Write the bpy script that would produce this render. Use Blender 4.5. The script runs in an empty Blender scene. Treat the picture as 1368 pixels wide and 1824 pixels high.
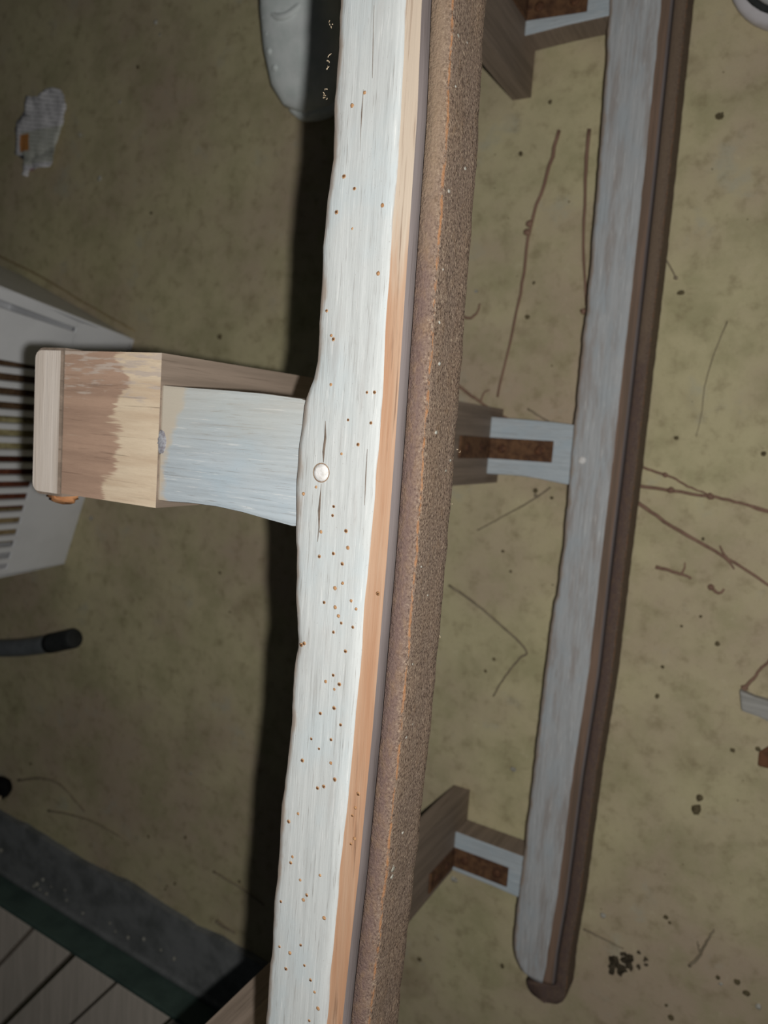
import bpy, bmesh, math, random
import numpy as np
from mathutils import Vector, Matrix, noise

random.seed(7)
scene = bpy.context.scene
col = scene.collection

# ------------------------------------------------------------------ camera
FPX, CX, CY = 1370.0, 684.0, 912.0          # focal length in pixels of the 1368x1824 frame
H = 0.772                                   # lens height above the concrete
dn = np.array([1440 - CX, 818 - CY, FPX]); dn /= np.linalg.norm(dn)
yy = -np.array([-520 - CX, 15700 - CY, FPX]); yy /= np.linalg.norm(yy)
yy -= yy.dot(dn) * dn; yy /= np.linalg.norm(yy)
xx = np.cross(yy, dn)
if xx[0] < 0: xx = -xx
RC = np.stack([xx, yy, -dn])                # camera (right, down, forward) -> world

def W(px, py, z=0.0):
    """point of the horizontal plane at height z seen at a pixel of the photograph"""
    r = RC @ np.array([px - CX, py - CY, FPX])
    p = r * ((H - z) / -r[2])
    return Vector((float(p[0]), float(p[1]), z))

cam_d = bpy.data.cameras.new('camera')
cam = bpy.data.objects.new('camera', cam_d); col.objects.link(cam)
m = Matrix.Identity(4)
for i in range(3):
    m[i][0] = RC[i, 0]; m[i][1] = -RC[i, 1]; m[i][2] = -RC[i, 2]
m[2][3] = H
cam.matrix_world = m
cam_d.sensor_fit = 'VERTICAL'; cam_d.sensor_height = 36.0
cam_d.lens = 36.0 * FPX / 1824.0
cam_d.clip_start = 0.01
cam_d.dof.use_dof = True
cam_d.dof.focus_distance = 0.335
cam_d.dof.aperture_fstop = 12.0
scene.camera = cam

# ------------------------------------------------------------------ light
wd = bpy.data.worlds.new('night_air'); scene.world = wd; wd.use_nodes = True
bg = wd.node_tree.nodes['Background']
bg.inputs[0].default_value = (0.86, 0.95, 1.0, 1); bg.inputs[1].default_value = 0.012
ld = bpy.data.lights.new('camera_flash', 'POINT'); ld.energy = 1.0; ld.shadow_soft_size = 0.004
ld.color = (1.0, 0.985, 0.96)
lo = bpy.data.objects.new('camera_flash', ld); col.objects.link(lo)
lo.location = (0.036, -0.006, H + 0.010)    # the flash, beside the lens
ld.use_nodes = True                         # flash falloff artificially softened up close, keeping floor and far runner brighter
nt = ld.node_tree; em = nt.nodes['Emission']; fo = nt.nodes.new('ShaderNodeLightFalloff')
fo.inputs['Strength'].default_value = 12.4; fo.inputs['Smooth'].default_value = 0.10
nt.links.new(fo.outputs['Quadratic'], em.inputs['Strength'])

vs = scene.view_settings
vs.view_transform = 'Standard'; vs.look = 'None'; vs.gamma = 1.0; vs.use_curve_mapping = False
vs.exposure = 0.0

# ------------------------------------------------------------------ materials
def srgb(r, g, b):
    f = lambda c: (c / 255 / 12.92) if c / 255 <= 0.04045 else ((c / 255 + 0.055) / 1.055) ** 2.4
    return (f(r), f(g), f(b), 1.0)

class Mat:
    def __init__(self, name, rough=0.8, spec=0.25):
        self.m = bpy.data.materials.new(name); self.m.use_nodes = True
        self.t = self.m.node_tree; self.b = self.t.nodes['Principled BSDF']
        self.b.inputs['Roughness'].default_value = rough
        self.b.inputs['Specular IOR Level'].default_value = spec
        self.tc = self.t.nodes.new('ShaderNodeTexCoord')
    def link(self, a, b): self.t.links.new(a, b)
    def noise(self, scale=(1, 1, 1), detail=4, rough=0.55, loc=(0, 0, 0), dist=0.0):
        mp = self.t.nodes.new('ShaderNodeMapping'); mp.inputs['Scale'].default_value = scale
        mp.inputs['Location'].default_value = loc
        self.link(self.tc.outputs['Object'], mp.inputs['Vector'])
        n = self.t.nodes.new('ShaderNodeTexNoise'); n.inputs['Scale'].default_value = 1.0
        n.inputs['Detail'].default_value = detail; n.inputs['Roughness'].default_value = rough
        n.inputs['Distortion'].default_value = dist
        self.link(mp.outputs[0], n.inputs['Vector'])
        return n.outputs['Fac']
    def ramp(self, fac, lo, hi, a=0.0, b=1.0):
        r = self.t.nodes.new('ShaderNodeMapRange'); r.interpolation_type = 'SMOOTHSTEP'
        r.inputs['From Min'].default_value = lo; r.inputs['From Max'].default_value = hi
        r.inputs['To Min'].default_value = a; r.inputs['To Max'].default_value = b
        self.link(fac, r.inputs['Value']); return r.outputs[0]
    def mix(self, fac, a, b):
        n = self.t.nodes.new('ShaderNodeMix'); n.data_type = 'RGBA'
        for s, v in ((n.inputs['Factor'], fac), (n.inputs[6], a), (n.inputs[7], b)):
            if isinstance(v, (tuple, float, int)): s.default_value = v
            else: self.link(v, s)
        return n.outputs[2]
    def math(self, op, a, b=0.0):
        n = self.t.nodes.new('ShaderNodeMath'); n.operation = op
        for i, v in enumerate((a, b)):
            if isinstance(v, (float, int)): n.inputs[i].default_value = v
            else: self.link(v, n.inputs[i])
        return n.outputs[0]
    def attr(self, name):
        n = self.t.nodes.new('ShaderNodeAttribute'); n.attribute_name = name; return n.outputs['Fac']
    def axis(self, k):
        n = self.t.nodes.new('ShaderNodeSeparateXYZ'); self.link(self.tc.outputs['Object'], n.inputs[0])
        return n.outputs[k]
    def bump(self, h, strength=0.4, dist=0.0006):
        n = self.t.nodes.new('ShaderNodeBump'); n.inputs['Strength'].default_value = strength
        n.inputs['Distance'].default_value = dist
        self.link(h, n.inputs['Height']); self.link(n.outputs[0], self.b.inputs['Normal'])
    def color(self, c):
        if isinstance(c, tuple): self.b.inputs['Base Color'].default_value = c
        else: self.link(c, self.b.inputs['Base Color'])
        return self.m

def wood_scale(axis, fine, along):
    s = [fine] * 3; s[axis] = along; return tuple(s)

def mat_paint(name, axis=1, wear=0.5, base=(206, 209, 206), seed=0.0, fade=False):
    """old pale grey paint over weathered wood, grain along an axis"""
    M = Mat(name, 0.78, 0.2)
    L = (seed, seed * 1.7, seed * 0.6)
    fine = M.noise(wood_scale(axis, 1300, 48), 5, 0.65, L)
    mid = M.noise(wood_scale(axis, 480, 14), 5, 0.7, L)
    big = M.noise(wood_scale(axis, 110, 14), 5, 0.65, L)
    blot = M.noise(wood_scale(axis, 45, 26), 4, 0.55, (4 + seed, 2, 1))
    c = M.mix(M.ramp(mid, 0.35, 0.7), srgb(*base), srgb(base[0] - 15, base[1] - 15, base[2] - 15))
    c = M.mix(M.ramp(blot, 0.46, 0.70, 0, 0.5), c, srgb(base[0] - 14, base[1] - 6, base[2] - 1))
    c = M.mix(M.ramp(big, 0.58 - 0.12 * wear, 0.78 - 0.1 * wear, 0, min(0.85, 0.7 * wear)), c, srgb(158, 147, 140))
    c = M.mix(M.ramp(mid, 0.60, 0.76, 0, 0.45), c, srgb(150, 142, 134))
    c = M.mix(M.ramp(fine, 0.57, 0.72, 0, 0.62), c, srgb(134, 127, 120))
    c = M.mix(M.ramp(fine, 0.30, 0.42, 0.6, 0), c, srgb(236, 236, 233))
    speck = M.noise((1400, 900, 1400), 3, 0.6, L)
    c = M.mix(M.ramp(speck, 0.66, 0.74, 0, 0.5), c, srgb(150, 143, 136))
    if fade:                                # paint worn away towards the crossbar
        q = M.math('ADD', M.axis(0), M.math('MULTIPLY', M.math('SUBTRACT', M.noise((90, 120, 90), 4), 0.5), 0.016))
        q = M.math('SUBTRACT', q, M.math('MULTIPLY', M.math('MAXIMUM', M.math('SUBTRACT', M.axis(1), -0.025), 0.0), 0.35))
        c = M.mix(M.ramp(q, -0.2835, -0.2780, 0.9, 0), c, srgb(204, 188, 166))
        q2 = M.math('ADD', M.axis(1), M.math('MULTIPLY', M.math('SUBTRACT', M.noise((30, 60, 30), 4), 0.5), 0.05))
        c = M.mix(M.ramp(q2, -0.035, 0.01, 0, 0.45), c, srgb(196, 192, 178))
    # bare edges
    w = M.attr('worn')
    wn = M.math('ADD', w, M.math('MULTIPLY', M.math('SUBTRACT', M.noise((160, 60, 160), 4), 0.5), 1.1))
    c = M.mix(M.ramp(wn, 0.45, 0.85, 0, 0.8), c, srgb(172, 152, 134))
    M.bump(M.math('ADD', fine, M.math('MULTIPLY', mid, 0.8)), 0.4, 0.0004)
    return M.color(c)

def mat_bare(name, a, b, cdark, axis=1, seed=0.0, streak=0.5, upper=None):
    M = Mat(name, 0.72, 0.25)
    L = (seed, seed * 2.1, seed * 0.4)
    fine = M.noise(wood_scale(axis, 800, 20), 5, 0.6, L)
    mid = M.noise(wood_scale(axis, 150, 7), 4, 0.6, L)
    c = M.mix(M.ramp(mid, 0.35, 0.66), srgb(*a), srgb(*b))
    if upper:                               # the upper half of the edge kept a pale wash
        q = M.math('ADD', M.axis(1), M.math('MULTIPLY', M.math('SUBTRACT', M.noise((260, 14, 260), 4), 0.5), 0.22))
        c = M.mix(M.ramp(q, 0.02, 0.09, 0, 0.85), c, srgb(*upper))
    c = M.mix(M.ramp(fine, 0.56, 0.75, 0, streak), c, srgb(*cdark))
    M.bump(M.math('ADD', fine, mid), 0.5, 0.0006)
    return M.color(c)

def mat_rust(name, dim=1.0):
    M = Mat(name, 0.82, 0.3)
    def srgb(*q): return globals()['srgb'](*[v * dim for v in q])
    fine = M.noise((1050, 800, 1050), 4, 0.7)
    mid = M.noise((300, 130, 300), 5, 0.65)
    big = M.noise((45, 22, 45), 4, 0.6)
    c = M.mix(M.ramp(big, 0.35, 0.7), srgb(156, 135, 119), srgb(162, 138, 118))
    c = M.mix(M.ramp(mid, 0.54, 0.74, 0, 0.55), c, srgb(166, 134, 102))
    c = M.mix(M.ramp(fine, 0.51, 0.62, 0, 0.85), c, srgb(84, 66, 56))
    c = M.mix(M.ramp(fine, 0.35, 0.45, 0.75, 0), c, srgb(216, 194, 168))
    e = M.attr('worn')
    en = M.math('MULTIPLY', e, M.ramp(M.noise((700, 160, 700), 5, 0.7), 0.36, 0.58))
    c = M.mix(M.ramp(en, 0.40, 0.85, 0, 0.8), c, srgb(206, 146, 98))
    s = M.attr('side')
    sc = M.mix(M.ramp(mid, 0.4, 0.7), srgb(128, 104, 98), srgb(148, 120, 100))
    sc = M.mix(M.ramp(M.math('ADD', M.axis(1), M.math('MULTIPLY', M.math('SUBTRACT', big, 0.5), 0.2)), 0.04, 0.12, 0, 0.8), sc, srgb(172, 148, 122))
    c = M.mix(M.math('MULTIPLY', s, 0.8), c, sc)
    M.bump(M.math('ADD', fine, mid), 0.8, 0.0010)
    return M.color(c)

def mat_plain(name, c1, c2, scale=60, rough=0.6, spec=0.3, bump=0.2, detail=4):
    M = Mat(name, rough, spec)
    n = M.noise((scale,) * 3, detail, 0.6)
    c = M.mix(M.ramp(n, 0.35, 0.7), srgb(*c1), srgb(*c2))
    if bump: M.bump(n, bump, 0.001)
    return M.color(c)

def mat_concrete():
    M = Mat('concrete', 0.92, 0.12)
    a = M.noise((3.5,) * 3, 5, 0.6, (3.1, 1.4, 0))
    b = M.noise((14,) * 3, 6, 0.65, (1, 5, 0))
    c3 = M.noise((55,) * 3, 6, 0.65)
    d = M.noise((600,) * 3, 3, 0.7)
    st = M.noise((9,) * 3, 4, 0.55, (7, 2, 0), 0.4)
    c = M.mix(M.ramp(a, 0.38, 0.64), srgb(200, 190, 152), srgb(186, 168, 144))
    c = M.mix(M.ramp(b, 0.42, 0.7, 0, 0.7), c, srgb(166, 160, 122))
    c = M.mix(M.ramp(b, 0.30, 0.42, 0.5, 0), c, srgb(180, 178, 160))
    c = M.mix(M.ramp(c3, 0.48, 0.74, 0, 0.55), c, srgb(142, 128, 98))
    c = M.mix(M.ramp(c3, 0.22, 0.40, 0.35, 0), c, srgb(222, 213, 180))
    c = M.mix(M.ramp(st, 0.60, 0.75, 0, 0.4), c, srgb(130, 112, 86))
    c = M.mix(M.ramp(d, 0.55, 0.75, 0, 0.28), c, srgb(118, 108, 86))
    M.bump(M.math('ADD', c3, M.math('MULTIPLY', d, 0.5)), 0.35, 0.0012)
    return M.color(c)

P_NEAR = mat_paint('pale_grey_paint', 1, 0.42, (208, 211, 209), 0.0)
P_FAR = mat_paint('pale_grey_paint_stained', 1, 0.95, (188, 190, 191), 3.3)
P_STRUT = mat_paint('blue_grey_paint', 0, 0.4, (190, 199, 204), 1.7)
P_STRUT_M = mat_paint('blue_grey_paint_worn_end', 0, 0.4, (190, 199, 204), 1.7, True)
B_EDGE = mat_bare('bare_edge_wood', (176, 134, 104), (188, 156, 130), (122, 92, 72), 1, 0.5, 0.75, (198, 184, 166))
B_EDGE_F = mat_bare('stained_edge_wood', (134, 110, 94), (112, 94, 80), (80, 64, 52), 1, 1.5)
B_END = mat_bare('sawn_end_grain', (234, 222, 210), (216, 202, 188), (172, 154, 138), 1, 4.0, 0.4)
B_BAR = mat_bare('weathered_crossbar_wood', (148, 132, 118), (128, 114, 101), (90, 76, 64), 2, 2.0)
RUST = mat_rust('rusted_steel', 0.92)
RUST_F = mat_rust('rusted_steel_shaded', 0.76)  # same rust, with the far shoe's grazing-light shade put into the colour
RUST_DARK = mat_plain('dark_rust', (112, 82, 58), (78, 54, 40), 140, 0.85, 0.25, 0.6)
RIVET = mat_plain('rust_rivet', (74, 50, 38), (110, 74, 50), 300, 0.8, 0.3, 0.4)
CONC = mat_concrete()

GREYLINE = mat_bare('grey_paint_remnant', (128, 119, 117), (108, 99, 97), (84, 74, 70), 1, 2.2)
def mat_crossbar():
    """old brown finish with a pale scraped band, scratched through along X"""
    M = Mat('crossbar_end_wood', 0.75, 0.22)
    grain = M.noise((20, 700, 700), 5, 0.65)
    mid = M.noise((9, 120, 120), 4, 0.6)
    tex = M.noise((55, 260, 55), 4, 0.6)
    c = M.mix(M.ramp(mid, 0.35, 0.65), srgb(192, 160, 138), srgb(174, 144, 124))
    pale = M.mix(M.ramp(mid, 0.35, 0.65), srgb(232, 212, 184), srgb(214, 190, 162))
    x = M.axis(0)
    y = M.axis(1)
    # ragged border of the brown finish
    comb = M.noise((30, 750, 30), 4, 0.65)
    xb = M.math('ADD', x, M.math('MULTIPLY', M.math('SUBTRACT', comb, 0.5), 0.020))
    xb = M.math('ADD', xb, M.math('MULTIPLY', M.math('SUBTRACT', M.noise((30, 70, 30), 2), 0.5), 0.030))
    xb = M.math('SUBTRACT', xb, M.math('MULTIPLY', y, 0.12))
    c = M.mix(M.ramp(xb, -0.3145, -0.3105), c, pale)
    # scuffed upper band
    yb = M.math('ADD', y, M.math('MULTIPLY', M.math('SUBTRACT', tex, 0.5), 0.07))
    scuff = M.math('MULTIPLY', M.ramp(yb, 0.004, 0.016), M.ramp(M.noise((60, 420, 60), 3), 0.48, 0.6))
    c = M.mix(M.math('MULTIPLY', scuff, 0.85), c, srgb(204, 188, 174))
    c = M.mix(M.ramp(grain, 0.58, 0.74, 0, 0.6), c, srgb(96, 76, 62))
    c = M.mix(M.ramp(grain, 0.28, 0.36, 0.5, 0), c, srgb(214, 194, 172))
    M.bump(M.math('ADD', grain, tex), 0.6, 0.0008)
    return M.color(c)
BAR_END = mat_crossbar()

# ------------------------------------------------------------------ object helpers
def mesh_obj(name, verts, faces, mats, parent=None, midx=None, smooth=True, attrs=None):
    me = bpy.data.meshes.new(name)
    me.from_pydata([tuple(v) for v in verts], [], faces); me.update()
    bm = bmesh.new(); bm.from_mesh(me)
    bmesh.ops.recalc_face_normals(bm, faces=bm.faces); bm.to_mesh(me); bm.free()
    for mt in (mats if isinstance(mats, (list, tuple)) else [mats]): me.materials.append(mt)
    if midx:
        for p, i in zip(me.polygons, midx): p.material_index = i
    for p in me.polygons: p.use_smooth = smooth
    for k, vals in (attrs or {}).items():
        a = me.attributes.new(k, 'FLOAT', 'POINT')
        a.data.foreach_set('value', [float(v) for v in vals])
    o = bpy.data.objects.new(name, me); col.objects.link(o)
    if parent: o.parent = parent
    return o

def bm_obj(name, bm, mats, parent=None, smooth=False):
    bmesh.ops.recalc_face_normals(bm, faces=bm.faces)
    me = bpy.data.meshes.new(name); bm.to_mesh(me); bm.free()
    for mt in (mats if isinstance(mats, (list, tuple)) else [mats]): me.materials.append(mt)
    for p in me.polygons: p.use_smooth = smooth
    o = bpy.data.objects.new(name, me); col.objects.link(o)
    if parent: o.parent = parent
    return o

def empty(name, label, cat, loc=(0, 0, 0), group=None):
    o = bpy.data.objects.new(name, None); col.objects.link(o); o.location = loc
    o.empty_display_size = 0.02
    return tag(o, label, cat, group)

def tag(o, label=None, cat=None, group=None, kind=None):
    if label: o['label'] = label
    if cat: o['category'] = cat
    if group: o['group'] = group
    if kind: o['kind'] = kind
    return o

def prism(poly, z0, z1, bevel=0.0, seg=2, jitter=0.0):
    """bmesh of an XY outline between two heights"""
    bm = bmesh.new()
    lo_ = [bm.verts.new((p[0], p[1], z0)) for p in poly]
    hi_ = [bm.verts.new((p[0], p[1], z1)) for p in poly]
    bm.faces.new(lo_[::-1]); bm.faces.new(hi_)
    n = len(poly)
    for i in range(n): bm.faces.new((lo_[i], lo_[(i + 1) % n], hi_[(i + 1) % n], hi_[i]))
    bmesh.ops.recalc_face_normals(bm, faces=bm.faces)
    if bevel:
        es = [e for e in bm.edges if e.calc_face_angle(0) > 0.5]
        bmesh.ops.bevel(bm, geom=es, offset=bevel, segments=seg, affect='EDGES', profile=0.6)
    return bm

def box(x0, x1, y0, y1, z0, z1, bevel=0.0, seg=2):
    return prism([(x0, y0), (x1, y0), (x1, y1), (x0, y1)], z0, z1, bevel, seg)

def tube_geo(pts, rad, sides=7, wob=0.0, cap=True):
    pts = [Vector(p) for p in pts]
    V, F = [], []
    for i, p in enumerate(pts):
        a = pts[max(i - 1, 0)]; b = pts[min(i + 1, len(pts) - 1)]
        t = (b - a).normalized()
        ref = Vector((0, 0, 1)) if abs(t.z) < 0.9 else Vector((1, 0, 0))
        u = t.cross(ref).normalized(); v = u.cross(t)
        r = rad[i] if isinstance(rad, (list, tuple)) else rad
        for k in range(sides):
            an = 2 * math.pi * k / sides
            rr = r * (1 + wob * random.uniform(-1, 1))
            V.append(p + (u * math.cos(an) + v * math.sin(an)) * rr)
    for i in range(len(pts) - 1):
        for k in range(sides):
            F.append((i * sides + k, i * sides + (k + 1) % sides, (i + 1) * sides + (k + 1) % sides, (i + 1) * sides + k))
    if cap:
        F.append(tuple(range(sides))[::-1]); F.append(tuple((len(pts) - 1) * sides + k for k in range(sides)))
    return V, F

def smooth_path(pts, n=6):
    """Catmull-Rom through the points"""
    pts = [Vector(p) for p in pts]
    P = [pts[0] * 2 - pts[1]] + pts + [pts[-1] * 2 - pts[-2]]
    out = []
    for i in range(1, len(P) - 2):
        for k in range(n):
            t = k / n
            a, b, c, d = P[i - 1], P[i], P[i + 1], P[i + 2]
            out.append(0.5 * ((2 * b) + (c - a) * t + (2 * a - 5 * b + 4 * c - d) * t * t + (3 * b - a - 3 * c + d) * t ** 3))
    out.append(pts[-1]); return out

def blob(cx, cy, cz, rx, ry, rz, seg=10, ring=6, jit=0.0, rot=0.0):
    V, F = [], []
    for i in range(ring + 1):
        th = math.pi * i / ring
        for k in range(seg):
            ph = 2 * math.pi * k / seg
            s = 1 + jit * random.uniform(-1, 1)
            x, y = rx * math.sin(th) * math.cos(ph) * s, ry * math.sin(th) * math.sin(ph) * s
            V.append((cx + x * math.cos(rot) - y * math.sin(rot), cy + x * math.sin(rot) + y * math.cos(rot), cz + rz * math.cos(th) * s))
    for i in range(ring):
        for k in range(seg):
            F.append((i * seg + k, i * seg + (k + 1) % seg, (i + 1) * seg + (k + 1) % seg, (i + 1) * seg + k))
    return V, F

def merge(parts):
    V, F = [], []
    for v, f in parts:
        o = len(V); V += list(v); F += [tuple(i + o for i in q) for q in f]
    return V, F

# ------------------------------------------------------------------ floor
def floor():
    nx = 2
    fl = bm_obj('floor', box(-3.2, 2.2, -2.6, 2.6, -0.10, 0.0), CONC)
    tag(fl, 'mottled olive grey concrete floor with dirt stains', None, None, 'structure')
floor()

# ------------------------------------------------------------------ the sled, lying on its side
ZT_N, ZT_F, TH = 0.492, 0.044, 0.044
sled = empty('wooden_sled', 'old grey painted wooden sled lying on its side with rusty runner shoes', 'sled', (-0.17, 0, 0))

def child(o):
    """keep world coordinates while parenting to the sled's Empty"""
    o.parent = sled; o.matrix_parent_inverse = Matrix.Translation(-sled.location)
    return o

def curve_from(pxs, z):
    pts = sorted(((W(x, y, z).y, W(x, y, z).x) for x, y in pxs))
    Y = np.array([p[0] for p in pts]); X = np.array([p[1] for p in pts])
    return lambda y: float(np.interp(y, Y, X))

near_L = curve_from([(597, 0), (590, 130), (582, 300), (566, 460), (560, 560), (556, 640), (549, 675), (534, 718), (527, 790), (523, 850), (519, 960),
                     (519, 1060), (521, 1150), (513, 1240), (505, 1330), (490, 1480), (480, 1620), (467, 1824)], ZT_N)
near_G = curve_from([(721, 0), (712, 200), (693, 480), (676, 750), (664, 900), (650, 1050), (639, 1200), (622, 1380), (605, 1540), (591, 1700), (580, 1824)], ZT_N)
near_C = curve_from([(753, 0), (745, 200), (723, 520), (706, 780), (690, 1000), (665, 1300), (640, 1560), (622, 1720), (611, 1824)], ZT_N)
far_L = curve_from([(1083, 0), (1078, 100), (1063, 300), (1047, 500), (1030, 660), (1020, 757), (1012, 850), (1003, 950), (990, 1060), (984, 1075), (968, 1200),
                    (945, 1400), (926, 1560), (915, 1650)], ZT_F)
far_G = curve_from([(1178, 0), (1168, 100), (1148, 300), (1127, 500), (1110, 650), (1088, 850), (1068, 1020), (1048, 1200), (1020, 1380), (992, 1600), (975, 1700)], ZT_F)

def loft(name, rings, mats, ringmat, attrs):
    n = len(rings[0]); V, F, MI = [], [], []
    for r in rings: V += r
    for i in range(len(rings) - 1):
        for k in range(n):
            F.append((i * n + k, i * n + (k + 1) % n, (i + 1) * n + (k + 1) % n, (i + 1) * n + k)); MI.append(ringmat(k))
    F.append(tuple(range(n))[::-1]); MI.append(ringmat(0))
    F.append(tuple((len(rings) - 1) * n + k for k in range(n))); MI.append(ringmat(0))
    A = {k: [f(i % n) for i in range(len(V))] for k, f in attrs.items()}
    return child(mesh_obj(name, V, F, mats, None, MI, True, A))

def runner(zt, eL, eG, eC, ylo, yhi, paint, lowend, edge):
    zb = zt - TH
    rings, shoe = [], []
    ys = list(np.arange(ylo, yhi, 0.004)) + [yhi]
    T = 7                                   # points across the painted face
    for y in ys:
        xl, xg, xc = eL(y), eG(y), eC(y)
        xl += 0.0011 * noise.noise((0, y * 45, zt)) + 0.0005 * noise.noise((3, y * 160, zt))
        xg += 0.0006 * noise.noise((9, y * 60, zt))
        end = 0.0
        d = y - ylo
        if d < lowend: end = 1 - math.sqrt(max(0.0, 1 - (1 - d / lowend) ** 2))
        de = yhi - y
        if de < lowend: end = 1 - math.sqrt(max(0.0, 1 - (1 - de / lowend) ** 2))
        xl = xl + (xg - xl) * 0.55 * end; xgg = xg - (xg - xl) * 0.12 * end
        dz = 0.0006 * noise.noise((5, y * 30, zt))
        r = [(xl, y, zb + 0.005), (xl - 0.0003, y, zt - 0.0065), (xl + 0.0006, y, zt - 0.003), (xl + 0.0022, y, zt - 0.0009), (xl + 0.0050, y, zt)]
        x0, x1 = xl + 0.0050, xgg - 0.0007
        for k in range(1, T):
            r.append((x0 + (x1 - x0) * k / T, y, zt + 0.0003 * math.sin(math.pi * k / T) + 0.4 * dz))
        r += [(x1, y, zt), (xgg, y, zt - 0.0009), (xgg + 0.0006, y, zt - 0.0012), (xgg + (xc - xgg) * 0.5, y, zt - 0.0018 + 0.3 * dz), (xc - 0.0018, y, zt - 0.0027), (xc - 0.0005, y, zt - 0.0034),
              (xc, y, zt - 0.0060), (xc, y, zb + 0.004), (xc - 0.003, y, zb), (xl + 0.004, y, zb)]
        rings.append(r)
    n = len(rings[0]); iS = 5 + T - 1       # index of the paint border
    o = loft('runner', rings, [paint, edge, GREYLINE], lambda k: 2 if iS + 4 <= k <= iS + 7 else 1 if iS + 1 <= k <= iS + 3 else 0,
             {'worn': lambda k: {0: 0.55, 1: 0.60, 2: 0.78, 3: 0.80, 4: 0.48, 5: 0.10, iS: 0.25, iS + 1: 0.6}.get(k, 0.0)})
    return o

def shoe(zt, eC, ylo, yhi, wide, hook, mat):
    zb = zt - TH
    rings = []
    for y in list(np.arange(ylo, yhi, 0.004)) + [yhi]:
        xc = eC(y)
        j = 0.0005 * noise.noise((1, y * 90, zt)) + 0.0003 * noise.noise((8, y * 300, zt))
        d = y - ylo
        xi = xc + 0.0013
        xo = xc + wide + j
        if hook and d < 0.016:              # worn end bent round behind the wooden runner
            q = math.sqrt(max(0.0, 1 - (1 - d / 0.016) ** 2))
            mid = xc - 0.008
            xo = mid + (xo - mid) * q; xi = mid + (xc - 0.028 - mid) * q
        elif hook and d < 0.024: xi = xc - 0.028 * (1 - (d - 0.016) / 0.008)
        rings.append([(xi, y, zt - 0.0052), (xi + 0.0007, y, zt - 0.0040), (xi + (xo - xi) * 0.5, y, zt - 0.0042 + j), (xo - 0.0014, y, zt - 0.0049), (xo - 0.0003, y, zt - 0.0062),
                      (xo, y, zt - 0.0080), (xo + 0.0002, y, zt - 0.016 + j), (xo, y, zt - TH / 2), (xo, y, zb + 0.012), (xo, y, zb + 0.0075),
                      (xo - 0.0012, y, zb + 0.0055), (xi, y, zb + 0.0050)])
    return loft('runner_shoe', rings, [mat], lambda k: 0,
                {'worn': lambda k: {3: 0.2, 4: 1.0, 5: 0.0}.get(k, 0.0), 'side': lambda k: {0: 1, 1: 1, 2: 1, 3: 0.5}.get(k, 0.0)})

runner(ZT_N, near_L, near_G, near_C, -0.545, 0.60, P_NEAR, 0.03, B_EDGE)
shoe(ZT_N, near_C, -0.566, 0.61, 0.0105, False, RUST)
far_C = lambda y: far_G(y) + 0.009
runner(ZT_F, far_L, far_G, far_C, -0.545, 0.60, P_FAR, 0.035, B_EDGE_F)
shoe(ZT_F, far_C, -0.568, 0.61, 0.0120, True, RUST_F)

# crossbars: planks from one runner side to the other, standing upright here
XF, XP, XB, XC = -0.284, -0.3035, -0.3545, -0.379
bars = {'mid': (-0.0480, 0.0290), 'low': (-0.466, -0.3885), 'top': (0.339, 0.4185)}
ZN = ZT_N - 0.003
def upright(name, x0, x1, y0, y1, z1, mats, bev, lean=0.0):
    bm = box(x0, x1, y0, y1, 0.003, z1, bev, 3)
    for v in bm.verts: v.co.y -= lean * v.co.z / z1
    for f in bm.faces:
        c = f.calc_center_median().z
        f.material_index = 1 if c > z1 - bev * 1.2 - 1e-5 or c < 0.0031 + bev * 1.2 else 0
    return child(bm_obj(name, bm, mats))
for key, (y0, y1) in bars.items():
    upright('crossbar', XP, XF, y0, y1, ZN, [B_BAR, BAR_END], 0.0, 0.010 if key == 'low' else 0.0)
y0, y1 = bars['mid']
upright('bolster', XB, XP, y0, y1, ZN, [B_BAR, BAR_END], 0.0)
ya, yb, rc = y0 - 0.002, y1 + 0.0015, 0.006
pl = [(XB - 0.0007, ya), (XB - 0.0007, yb)] + [(XC + rc - rc * math.sin(t), yb - rc + rc * math.cos(t)) for t in (0, .4, .8, 1.2, 1.57)] + \
     [(XC + rc - rc * math.cos(t), ya + rc - rc * math.sin(t)) for t in (0, .4, .8, 1.2, 1.57)]
bm = prism(pl, 0.003, ZN + 0.0008, 0.0)
for f in bm.faces: f.material_index = 1 if f.calc_center_median().z > ZN else 0
bmesh.ops.bevel(bm, geom=[e for e in bm.edges if all(v.co.z > ZN for v in e.verts)], offset=0.0016, segments=2, affect='EDGES')
child(bm_obj('cap_board', bm, [B_BAR, B_END]))

# struts between runner and crossbar
def strut(poly, z0, z1, mat=P_STRUT):
    bm = prism(poly, z0, z1, 0.0016, 2)
    bm.normal_update()
    for f in bm.faces: f.material_index = 1 if abs(f.normal.z) < 0.35 else 0
    return child(bm_obj('strut', bm, [mat, B_BAR]))

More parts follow.
